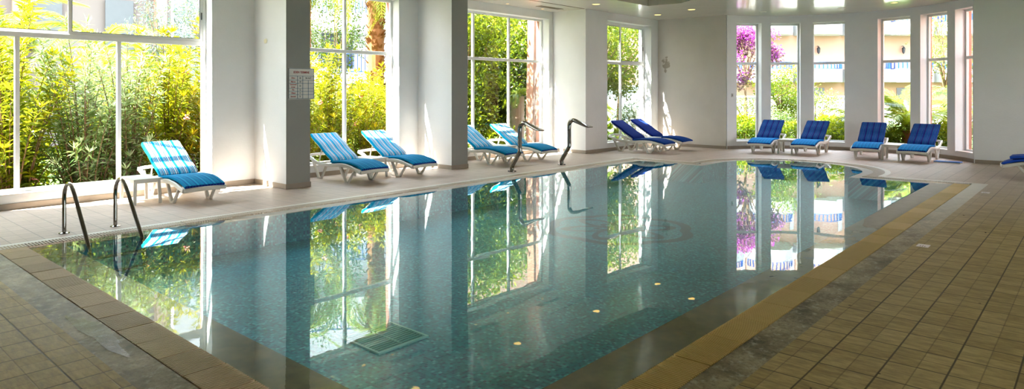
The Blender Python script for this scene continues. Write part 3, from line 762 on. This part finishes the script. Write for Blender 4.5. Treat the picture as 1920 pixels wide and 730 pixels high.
def oleander(seed, h, rad, n_st, mat, label, group=None, flowers=0, ll=.20, lw=.034, whorl=4, name='oleander_bush', fill=1.0):
    rg = random.Random(seed); o = thing(name, label, 'bush', group=group)
    f = MB(); st = []; tips = []
    for i in range(n_st):
        a = rg.uniform(0, 2*PI); q = math.sqrt(rg.random()); hh = h*(1-.32*q*q)*(rg.uniform(.62,1.04) if i % 3 else rg.uniform(.16,.6))
        b = Vector((.25*rad*q*math.cos(a), .25*rad*q*math.sin(a), 0)); e = Vector((rad*q*math.cos(a), rad*q*math.sin(a), hh))
        mid = (b+e)/2 + Vector((-.15*rad*math.cos(a), -.15*rad*math.sin(a), .1*h))
        P = [b*(1-t)**2 + mid*2*t*(1-t) + e*t*t for t in [k/8 for k in range(9)]]
        st.append((P, .014)); tips.append(e)
        L = sum((P[k+1]-P[k]).length for k in range(8)); nn = int(L*.85/.075*fill)
        for k in range(nn):
            t = .04 + .96*(k+rg.random()*.6)/nn; u = t*8; j = min(7,int(u)); pp = P[j].lerp(P[j+1], u-j); ax = (P[j+1]-P[j]).normalized()
            base = rg.uniform(0,6)
            for w in range(whorl):
                aa = base + 2*PI*w/whorl; sd = ax.cross(Vector((math.cos(aa), math.sin(aa), .3))).normalized()
                tt = .38 + .38*(pp.z/h) + rg.uniform(-.3,.24)  # leaf tint lightens with height, imitating light from above
                leaf(f, pp + rv(rg,.03), sd + ax*rg.uniform(.3,1.0) + Vector((0,0,-.1)), ll*rg.uniform(.7,1.15), lw*rg.uniform(.8,1.2), rg, tt, .3, rg.uniform(0,.25))
        for w in range(9):
            leaf(f, e, rv(rg,.8)+Vector((0,0,1.0)), ll*rg.uniform(.6,1.0), lw, rg, .8+rg.uniform(-.2,.2))
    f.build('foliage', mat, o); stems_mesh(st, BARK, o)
    for k in range(flowers):
        e = rg.choice(tips) + rv(rg,.08); m = MB()
        for w in range(14): leaf(m, e+rv(rg,.035), rv(rg), .05, .04, rg, rg.random())
        m.build('flower_cluster', PINK, o)
    return o
def blob(seed, rx, rz, zc, n, mat, label, cat='bush', name='garden_shrub', group=None, ls=.07, lw=.04, clumps=26, trunk=True, hollow=.55, spread=.28):
    """rounded shrub or crown: leaves in clumps around a core, on branches"""
    rg = random.Random(seed); o = thing(name, label, cat, group=group); f = MB(); st = []
    cs = []
    for i in range(clumps):
        v = rv(rg, rg.uniform(hollow, 1)); cs.append(Vector((v.x*rx, v.y*rx, zc+v.z*rz)))
        if trunk and i < 16: st.append(([Vector((0,0,max(0,zc-rz*.9)-.02)), Vector((cs[-1].x*.35, cs[-1].y*.35, zc-rz*.3+(cs[-1].z-zc)*.3)), cs[-1]], .015+.012*rx))
    if trunk and zc-rz*.9 > .05: st.append(([Vector((0,0,0)), Vector((.04,0,(zc-rz*.9)*.5)), Vector((0,0,zc-rz*.7))], .05+.05*rx))
    for i in range(n):
        c = cs[i % clumps]; v = rv(rg, rg.random()**.5*spread*2*rx*.8); p = c + Vector((v.x, v.y, v.z*.8*min(1.3,rz/rx)))
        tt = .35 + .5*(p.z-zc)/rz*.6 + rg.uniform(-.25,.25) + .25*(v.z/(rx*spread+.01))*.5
        leaf(f, p, v.normalized()*.6 + rv(rg) , ls*rg.uniform(.7,1.2), lw*rg.uniform(.8,1.2), rg, tt)
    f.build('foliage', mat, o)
    if trunk: stems_mesh(st, BARK, o, 'branches')
    return o
def frond_mesh(seed, L, mat, arch=.5, n=46, ll=.42, w=.035, hang=.35, name='frond', parent=None):
    rg = random.Random(seed); m = MB(); P = []
    for k in range(15):
        t = k/14; P.append(Vector((L*t*(1-.22*arch*t), 0, L*(.62*t - (.55+arch*.55)*t*t))))
    m.tube(P, lambda t: .022*(1-.8*t), 5)
    m.t = [.9]*len(m.f)
    for k in range(n):
        t = .1 + .9*k/n; u = t*14; j = min(13,int(u)); pp = P[j].lerp(P[j+1], u-j); ax = (P[j+1]-P[j]).normalized()
        lf = ll*math.sin(PI*(.12+.80*t))*rg.uniform(.85,1.1)
        for s in (-1,1):
            d = Vector((0,s,0))*.9 + ax*.75 + Vector((0,0,.22-hang*rg.uniform(.6,1.2)))
            d.normalize(); sd = ax.cross(d).cross(d).normalized() if ax.cross(d).length > 0 else ax
            mid = pp + d*lf*.5 + Vector((0,0,.02)); tip = pp + d*lf + Vector((0,0,-hang*lf*.4))
            m.add([pp-ax*w*.3, mid-ax*w*.5, tip, mid+ax*w*.5], [(0,1,2,3)]); m.t.append(min(1,max(0,.25+.6*rg.random())))
    return m.build(name, mat, parent)
def palm(label, loc, crown_z, nf, L, mat, trunk_r=.2, tm=None, arch=(.3,1.0), seed=1, ll=.42, elev=(-10,65), shag=False, name='palm_tree', w=.035):
    rg = random.Random(seed); o = thing(name, label, 'palm', loc)
    protos = [frond_mesh(seed*7+k, L, mat, arch[0]+(arch[1]-arch[0])*k/2, ll=ll, w=w, parent=o) for k in range(3)]
    for k in range(nf):
        f = protos[k] if k < 3 else protos[k % 3].copy()
        if k >= 3: C.objects.link(f)
        f.location = (0,0,crown_z); f.rotation_euler = (rg.uniform(-.2,.2), -R(rg.uniform(*elev))+.35, 2*PI*k/nf*2.618+rg.uniform(-.2,.2)); s = rg.uniform(.8,1.1); f.scale = (s,s,s)
    m = MB(); k = 14; nr = int(crown_z/.10)+2
    for i in range(nr):
        z0, z1 = crown_z*i/nr-.36*(i == 0), crown_z*(i+1)/nr; rr = trunk_r*(1.0 + (.05 if i % 2 else 0))
        m.cyl((0,0), rr*.98, z0, z1+.01, k, rr*1.03)
    if shag:
        for i in range(420):
            z = rg.uniform(.1, crown_z); a = rg.uniform(0,2*PI); r0 = trunk_r*1.0; p0 = Vector((r0*math.cos(a), r0*math.sin(a), z)); t = Vector((-math.sin(a), math.cos(a), 0))
            q = p0 + Vector((.10*math.cos(a), .10*math.sin(a), .11))
            m.add([p0-t*.05, p0+t*.05, q+t*.015, q-t*.015], [(0,1,2,3)])
    m.build('trunk', tm or PTRUNK, o)
    return o

# hedge of oleanders beyond the first two windows -------------------------------
oA = oleander(11, 3.3, .9, 50, OLE, 'x', flowers=6); oB = oleander(12, 3.15, .88, 48, OLE, 'x', flowers=4)
oC = oleander(13, 3.1, .85, 50, OLG, 'x', ll=.17, lw=.026, name='willowy_shrub'); oD = oleander(14, 3.45, .85, 46, OLE, 'x', flowers=8)
used = set()
def put(proto, x, y, rz, label, s=1.0, group=None, z=-.3):
    if proto.name in used: return dup(proto, (x,y,z), rz, label, group, (s,s,s))
    used.add(proto.name); proto.location = (x,y,z); proto.rotation_euler = (0,0,rz); proto.scale = (s,s,s); proto['label'] = label
    if group: proto['group'] = group
    return proto
put(oA, 2.55, 12.75, .3, 'yellow-green oleander bush at the far left edge of the first window', 1.07)
put(oC, 3.55, 12.6, 1.3, 'silvery green willow-leaved shrub filling the left big pane', 1.0)
put(oC, 4.25, 12.75, 3.3, 'silvery green willow-leaved shrub behind the mullion of the first window', .98)
put(oB, 4.95, 12.9, 2.0, 'bright yellow oleander bush behind the right pane of the first window', 1.0)
put(oD, 5.75, 12.9, .6, 'yellow oleander bush at the right end of the first window', .98)
put(oB, 6.75, 13.0, 4.0, 'oleander bush hidden mostly by the notice pillar', 1.0)
put(oA, 7.75, 13.1, 2.2, 'yellow oleander bush with pink flowers in the left pane of the second window', .84)
put(oD, 8.65, 13.2, 3.5, 'tall oleander bush behind the mullion of the second window', .86)
put(oB, 9.55, 13.2, 1.0, 'yellow oleander bush with pink flowers in the right pane of the second window', .80)
put(oA, 10.5, 13.5, 5.0, 'oleander bush at the right edge of the second window', .78)
for i, (x, y, pr) in enumerate(((1.5,13.9,oB),(2.9,14.1,oD),(4.2,14.2,oA),(5.5,14.3,oB),(6.9,14.4,oD),(8.2,14.5,oA),(9.5,14.6,oC),(10.9,14.6,oB),(12.2,14.9,oC),(1.4,12.7,oD))):
    put(pr, x, y, i*1.7, 'oleander bush in the shaded rear row of the hedge, seen only through gaps', .80, 'rear row of the hedge')

# palms and trees behind the hedge
palm('small arching palm behind the hedge, left upper pane', (4.8,16.0,-.3), 2.75, 13, 1.9, PALM, .16, arch=(.5,1.3), seed=3, elev=(0,60))
palm('low feathery palm behind the hedge, right upper pane', (6.7,17.2,-.3), 2.4, 12, 1.7, DPALM, .16, arch=(.7,1.4), seed=5, elev=(0,55))
palm('shaggy fan of palm fronds behind the hedge near the left frame edge', (3.6,18.4,-.3), 3.3, 12, 1.9, DPALM, .18, arch=(.6,1.3), seed=8, elev=(0,60))
palm('palm with orange shaggy trunk in the second window', (11.62,15.5,-.3), 5.4, 16, 2.0, PALM, .23, PBARK, arch=(1.0,1.9), seed=6, elev=(-50,50), shag=True)
palm('palm with drooping yellow-green fronds at top of the second window', (10.6,17.6,-.3), 5.7, 16, 1.9, PALM, .2, PBARK, arch=(1.0,1.9), seed=9, elev=(-40,50))
b = blob(21, .95, 3.6, 3.4, 5200, DRK, 'dark green columnar cypress behind the second window', 'tree', 'cypress_tree', ls=.11, lw=.05, clumps=40, spread=.3); b.location = (12.3,18.6,-.3)
b = blob(22, .8, 1.1, 3.5, 2200, BLU_, 'blue-green airy tree behind the hedge, right upper pane', 'tree', 'blue_tree', ls=.12, lw=.03, clumps=24); b.location = (7.6,20.3,-.3)
b = dup(b, (9.0,20.8,-.3), 1.2, 'blue-green airy tree further right behind the first window'); b.scale = (.8,.8,1.15)
# trees beyond windows three and four
t1 = blob(31, 1.35, 2.3, 2.4, 9000, FIC, 'dense leafy tree filling the left panes of the third window', 'tree', 'leafy_tree', ls=.13, lw=.075, clumps=60, spread=.24, hollow=.35); t1.location = (13.35,13.75,-.3)
t2 = dup(t1, (17.0,14.9,-.3), 2.0, 'dense leafy tree behind the right pane of the third window'); t2.scale = (1.1,1.1,1.1)
t3 = dup(t1, (15.4,15.4,-.3), 4.0, 'dense leafy tree behind the left mullion of the third window')
t7 = dup(t1, (18.0,17.6,-.3), .8, 'leafy tree deepest behind the third window'); t7.scale = (1.3,1.3,1.3)
t4 = blob(32, 1.6, 1.9, 3.6, 5200, FIC, 'spreading yellow-green tree in the fourth window', 'tree', 'spreading_tree', ls=.12, lw=.06, clumps=34, spread=.2, hollow=.4); t4.location = (19.3,13.0,-.3)
t5 = dup(t4, (21.4,13.6,-.3), 2.1, 'spreading tree further right in the fourth window')
t8 = dup(t4, (23.5,15.8,-.3), 3.4, 'spreading tree deepest behind the fourth window'); t8.scale = (1.2,1.2,1.1)
# overhanging crowns that dapple the sun on the last two bays
t6 = blob(33, 1.5, .9, 4.9, 2000, FIC, 'overhanging crown above the third window', 'tree', 'overhanging_tree', ls=.14, lw=.08, clumps=30, spread=.22, hollow=.3); t6.location = (11.6,12.85,-.3)
t9 = dup(t6, (15.4,12.0,-.3), 2.5, 'overhanging crown above the fourth window'); t9.scale = (1,1,1.12)
# pink pillar and pale palm trunk outside window three
o = thing('garden_pillar', 'salmon rendered garden pillar outside the third window', 'pillar', (14.78,12.1,-.35))
m = MB(); m.sweep([(0,0,0),(0,0,1.5),(.06,0,3.2),(.10,0,6)], [(-.42,-.12),(.5,-.12),(.5,.12),(-.42,.12)], (1,0,0)); m.build('shaft', plain('pink_pillar_render', (.36,.19,.125), .8, var=.2, scale=3, bump=.2), o)
palm('pale palm trunk with short crown beside the pink pillar', (15.12,13.2,-.3), 1.75, 9, .7, PALM, .20, PTRUNK, arch=(.6,1.4), seed=12, ll=.25)
# leafy low plants below the windows
g1 = oleander(41, .9, .45, 14, SHR, 'bright low plant with broad yellow-green leaves', ll=.3, lw=.09, whorl=3, name='low_plant', fill=.5)
put(g1, 13.3, 12.3, 0, 'broad-leaved yellow-green plant behind the loungers of the third window', 1.0)
put(g1, 14.0, 12.5, 2, 'broad-leaved yellow plant at the foot of the pale palm trunk', .9)
put(g1, 12.3, 12.2, 4, 'broad-leaved yellow-green plant at the left of the third window', .8)
put(g1, 17.9, 11.9, 1, 'broad-leaved low plant at left in the fourth window', 1.1)
palm('squat palm with brown scaly trunk in the fourth window', (17.9,12.35,-.3), 1.25, 12, .9, PALM, .26, PBARK, arch=(.5,1.3), seed=14, ll=.3, shag=True)
s0 = blob(42, .75, .75, .65, 2600, DRK, 'dark round shrub in the right pane of the fourth window', ls=.08, lw=.04); s0.location = (20.2,12.6,-.3)
s00 = dup(s0, (21.4,12.9,-.3), 2, 'dark round shrub further right in the fourth window')
o = thing('garden_wall', 'low white garden wall beyond the fourth window', 'wall', (26.5,18.6,-.35), R(-30))
MB().box(-4,4,-.1,.1,0,2.2).build('wall_slab', plain('white_garden_wall', (.35,.37,.4), .8), o); MB().box(-4,4,-.14,.14,2.2,2.27).build('coping', plain('coping_white', (.7,.7,.7), .7), o)

# planting beyond the apse
bg = blob(51, 1.15, 1.25, 3.25, 4200, MAG, 'x', 'bougainvillea', 'bougainvillea', ls=.10, lw=.085, clumps=40, spread=.18); bg.location = (23.5,9.65,-.3); bg['label'] = 'purple bougainvillea in full flower behind the leftmost apse window'
b2 = dup(bg, (24.6,12.1,-.5), 2, 'purple bougainvillea in flower further left, hidden by the stained wall')
sp = blob(52, .85, .8, .9, 2600, PALE, 'x', ls=.09, lw=.03); ss = blob(53, .75, .5, .45, 2400, SHR, 'x', ls=.13, lw=.045)
sq = blob(54, 1.1, 1.1, 2.3, 2600, SHR, 'x', 'tree', 'young_tree', ls=.10, lw=.06, clumps=30)
def P2(pr, x, y, rz, l, s=1.0, group=None): put(pr, x, y, rz, l, s, group)
P2(sp, 23.4, 9.55, 0, 'pale rounded shrub below the purple bougainvillea', 1.15)
P2(ss, 21.5, 8.9, 0, 'yellow-green low shrub at the foot of the leftmost apse window', 1.1)
P2(ss, 21.1, 8.0, 1, 'yellow-green low shrub between the two leftmost apse windows', 1.0)
P2(ss, 20.9, 7.0, 2, 'yellow-green low shrub behind the leftmost apse lounger', .95)
P2(sq, 23.4, 8.35, 0, 'young light green tree in the second apse window', .85)
P2(s0, 21.6, 7.65, 3, 'dark green shrub low in the second apse window', .9)
P2(sp, 25.2, 7.75, 2, 'pale bushy shrub in the third apse window', 1.3)
P2(ss, 21.1, 6.0, 4, 'yellow-green low shrub low in the third apse window', 1.0)
P2(ss, 22.6, 6.7, 5, 'leafy low shrub behind the third apse window', 1.1)
P2(ss, 22.2, 5.2, 1.5, 'leafy low shrub hidden behind the broad apse pier', 1.0)
P2(ss, 22.3, 4.3, 2.6, 'yellow-green low shrub under the big palm', 1.0)
P2(ss, 22.6, 3.4, 3.7, 'yellow-green low shrub in the fifth apse window', 1.0)
P2(sp, 25.2, 3.3, 4.7, 'pale shrub behind the fifth apse window', 1.1)
P2(sp, 26.5, 9.2, 5.7, 'pale shrub far behind the second apse window', 1.0)
palm('bright yellow-green feathery palm in the fourth apse window', (22.3,4.25,-.3), .75, 15, 2.2, PALM, .2, PBARK, arch=(.1,.9), seed=21, elev=(30,80), ll=.5, w=.05, name='cycad_palm')
palm('dark fronded palm at the right of the third apse window', (22.3,5.55,-.3), .9, 12, 1.7, DPALM, .18, PBARK, arch=(.5,1.1), seed=22, elev=(5,55))
palm('date palm with dark fronds in the fifth apse window', (24.2,3.3,-.3), 1.7, 14, 2.3, DPALM, .22, PBARK, arch=(.3,1.1), seed=23, elev=(-10,60))
tq = blob(55, 1.3, 1.6, 3.4, 2600, PALE, 'tall pale tree at the top of the fifth apse window', 'tree', 'pale_tree', ls=.10, lw=.045, clumps=30); tq.location = (28.5,4.3,-.3)
# flowering climber on a dark pole
o = thing('climbing_vine', 'thin flowering vine with pink blooms on a dark pole, fourth apse window', 'vine', (24.9,5.95,-.3))
MB().tube([(0,0,0),(0.02,0,2.6),(0,.02,6.4)], .05, 7).build('pole', plain('dark_pole', (.04,.06,.16), .5), o, smooth=True)
rg = random.Random(4)
for zc in (2.2,2.7,3.3,3.7,4.2,4.9,5.4,5.9):
    m = MB(); c = Vector((rg.uniform(-.2,.1), rg.uniform(-.15,.2), zc))
    for w in range(20): leaf(m, c+rv(rg,.13*rg.random()), rv(rg), .09, .08, rg, rg.random())
    m.build('bloom', PINK, o)
m = MB()
for w in range(160):
    z = rg.uniform(1.5,6.2); leaf(m, Vector((rg.uniform(-.25,.25), rg.uniform(-.25,.25), z)), rv(rg), .10, .05, rg, rg.random())
m.build('foliage', SHR, o)

# ------------------------------------------------------------------ buildings
WHT = plain('white_render', (.46,.46,.48), .8, var=.05, scale=1); PNK = plain('pale_pink_render', (.44,.27,.21), .8, var=.06, scale=1)
BLUE = plain('blue_railing_paint', (.003,.055,.24), .4); DGL = plain('dark_window_glass', (.05,.06,.08), .15); LBK = plain('lantern_black', (.03,.03,.04), .5)
PGR = plain('pinkish_grey_render', (.20,.165,.16), .85, var=.06, scale=1)
def rail_arc(m, r, z0, z1, a0, a1, n, cx=0, cy=0):
    P = [Vector((cx+r*math.cos(R(a0+(a1-a0)*k/24)), cy+r*math.sin(R(a0+(a1-a0)*k/24)), 0)) for k in range(25)]
    for z in (z0+.03, z1): m.tube([p+Vector((0,0,z)) for p in P], .028, 6)
    for k in range(n):
        a = R(a0+(a1-a0)*k/(n-1)); x, y = cx+r*math.cos(a), cy+r*math.sin(a); m.box(x-.028,x+.028,y-.028,y+.028,z0,z1)
bl = thing('hotel_building', 'pale pink hotel block with rounded white balconies and blue railings, beyond the apse', 'building', (45.3,13.8,-.35), math.atan2(-.75,.66))
# local x runs left to right seen from the room, local -y faces the pool hall
MB().box(-14,16,0,7,0,12.5).build('facade', PNK, bl)
for fl, zb in enumerate((2.55,5.55,8.55)):
    for s in (-9.5,-6.4,-3.3,-.15,2.9,5.6,8.8):
        m = MB(); n = 24; r = 1.45
        pts = [(s+r*math.cos(R(180+180*k/n)), -.25+r*math.sin(R(180+180*k/n))) for k in range(n+1)] + [(s+r,0),(s-r,0)]
        m.poly([pts], zb, True); m.wallstrip(pts, zb, zb+.82)
        inn = [(s+(x-s)*.92, -.25+(y+.25)*.92 if y < -.25 else y) for x, y in pts]; m.wallstrip(inn, zb+.15, zb+.82, True); m.poly([pts, inn], zb+.82); m.poly([inn], zb+.15)
        bp = m.build('balcony', WHT, bl)
        m = MB(); rail_arc(m, r*.96, zb+.82, zb+1.25, 190, 350, 17, s, -.25); m.build('railing', BLUE, bp)
for zb in (5.75,8.75):
    for s in (-4.85,-1.7,1.4,4.25,7.2): MB().box(s-.12,s+.12,-.06,0,zb,zb+1.9).build('wall_band', WHT, bl)
for s, z in ((-3.05,4.62),(-.05,4.62),(5.4,4.62),(-3.05,7.6),(-.05,7.6)):
    m = MB(); m.cyl((s,-.2), .03, z-.24, z-.17, 6, .07); m.cyl((s,-.2), .09, z-.17, z+.10, 6, .115); m.cyl((s,-.2), .13, z+.10, z+.24, 6, .02); m.box(s-.02,s+.02,-.2,0,z+.24,z+.28)
    m.build('wall_lantern', LBK, bl)
for s in (-3.3,-.15,5.6,2.9,-6.4):
    MB().box(s-.55,s+.55,-.03,0,0.1,2.2).build('terrace_door', DGL, bl)
MB().box(-14,16,-3.0,-2.8,0,1.1).build('terrace_wall', WHT, bl)

b2 = thing('apartment_block', 'white block with a blue railed balcony, beyond the second window', 'building', (17.6,26.2,-.35), R(-36))
MB().box(-7,2.2,0,6,0,12).build('facade', WHT, b2); MB().box(2.2,9,-.4,6,0,12).build('pink_wing', PNK, b2)
for zb in (4.65,7.7):
    p = MB().box(-1.9,2.6,-1.6,0,zb,zb+.75).build('balcony', WHT, b2)
    m = MB()
    for k in range(30): x = -1.85+k*.152; m.box(x-.016,x+.016,-1.58,-1.55,zb+.75,zb+1.45)
    m.box(-1.9,2.6,-1.59,-1.54,zb+1.42,zb+1.47); m.build('railing', BLUE, p)
m = MB()
for k in range(34): x = -2.2+k*.152; m.box(x-.016,x+.016,-3.2,-3.17,2.75,3.55)
m.box(-2.3,3.0,-3.22,-3.16,3.5,3.56); m.box(-2.3,3.0,-3.22,-3.16,2.75,2.8); m.build('terrace_railing', BLUE, b2)
MB().box(-2.3,3.0,-3.3,0,2.3,2.75).build('terrace_slab', WHT, b2)
MB().box(-3.9,-3.0,-.03,0,2.8,4.4).build('window', DGL, b2); MB().box(-.8,.6,-.03,0,3.0,4.6).build('window', DGL, b2)
b3 = thing('villa', 'pinkish grey villa with grey shutters beyond the first window', 'building', (5.5,27.5,-.35), R(-8))
MB().box(-13,5.0,0,7,0,10).build('facade', PGR, b3); MB().box(-9,-1.2,-.1,0,3.3,6.2).build('dark_band', plain('mid_grey_render', (.08,.075,.085), .8), b3)  # darker grey band across the upper facade
for x in (-6.2,-3.1,.6,2.8): 
    w = MB().box(x,x+.9,-.16,-.1,3.4,5.3).build('shutter', plain('grey_shutter', (.12,.125,.14), .6), b3)
for x in (.1,4.4): MB().box(x,x+.35,-.5,0,0,10).build('pier', PNK, b3)
MB().box(-13,5,-.6,0,6.2,6.5).build('cornice', PNK, b3)
b4 = thing('salmon_annexe', 'salmon wall of the neighbouring wing at the right of the apse', 'building', (21.2,.6,-.35))
MB().box(-1.3,3,-3,.9,0,8).build('facade', SALMON, b4); MB().box(-1.36,3.06,-3.05,.96,0,.5).build('plinth', WHT, b4)
o = thing('garden_wall', 'white rendered terrace wall low behind the second apse window', 'wall', (29.5,10.0,-.35), R(-50))
MB().box(-3.2,3.2,-.1,.1,0,1.7).build('wall_slab', plain('white_terrace', (.4,.4,.42), .8), o); MB().box(-3.2,3.2,-.14,.14,1.7,1.77).build('coping', plain('terrace_coping', (.7,.7,.7), .7), o)

# ------------------------------------------------------------------ light, sky, camera
w = bpy.data.worlds.new('sky'); sc.world = w; w.use_nodes = True; nt = w.node_tree; nt.nodes.clear()
tc = nt.nodes.new('ShaderNodeTexCoord'); sx = nt.nodes.new('ShaderNodeSeparateXYZ'); cr = nt.nodes.new('ShaderNodeValToRGB'); bgd = nt.nodes.new('ShaderNodeBackground'); ow = nt.nodes.new('ShaderNodeOutputWorld')
nt.links.new(tc.outputs['Generated'], sx.inputs[0]); nt.links.new(sx.outputs[2], cr.inputs[0]); nt.links.new(cr.outputs[0], bgd.inputs[0]); nt.links.new(bgd.outputs[0], ow.inputs[0])
cr.color_ramp.elements[0].position = .0; cr.color_ramp.elements[0].color = (1,.985,.95,1); cr.color_ramp.elements[1].position = .7; cr.color_ramp.elements[1].color = (.70,.82,1,1)
bgd.inputs[1].default_value = SKY = 2.2
sun = bpy.data.lights.new('sun', 'SUN'); sun.energy = 13; sun.angle = R(.55); sun.color = (1,.95,.86)
so = bpy.data.objects.new('sun', sun); C.objects.link(so); so.location = (-5,20,20)
so.rotation_euler = Vector((.70,-.305,-1)).to_track_quat('-Z','Y').to_euler()
cam = bpy.data.cameras.new('camera'); co = bpy.data.objects.new('camera', cam); C.objects.link(co); sc.camera = co
cam.sensor_fit = 'HORIZONTAL'; cam.sensor_width = 36; cam.lens = 1250/1920*36; cam.shift_y = -(365-172)/1920; cam.clip_start = .05; cam.clip_end = 300
co.location = (0,0,1.6); co.rotation_euler = (PI/2, 0, math.atan2(.6639,.7478)-PI/2)
sc.view_settings.view_transform = 'Standard'; sc.view_settings.look = 'Medium High Contrast'; sc.view_settings.exposure = 2.05; sc.view_settings.gamma = 1
cy = sc.cycles; cy.use_denoising = True; cy.max_bounces = 10; cy.transparent_max_bounces = 16; cy.diffuse_bounces = 5; cy.glossy_bounces = 5; cy.transmission_bounces = 4
cy.sample_clamp_indirect = 6; cy.caustics_reflective = False; cy.caustics_refractive = False
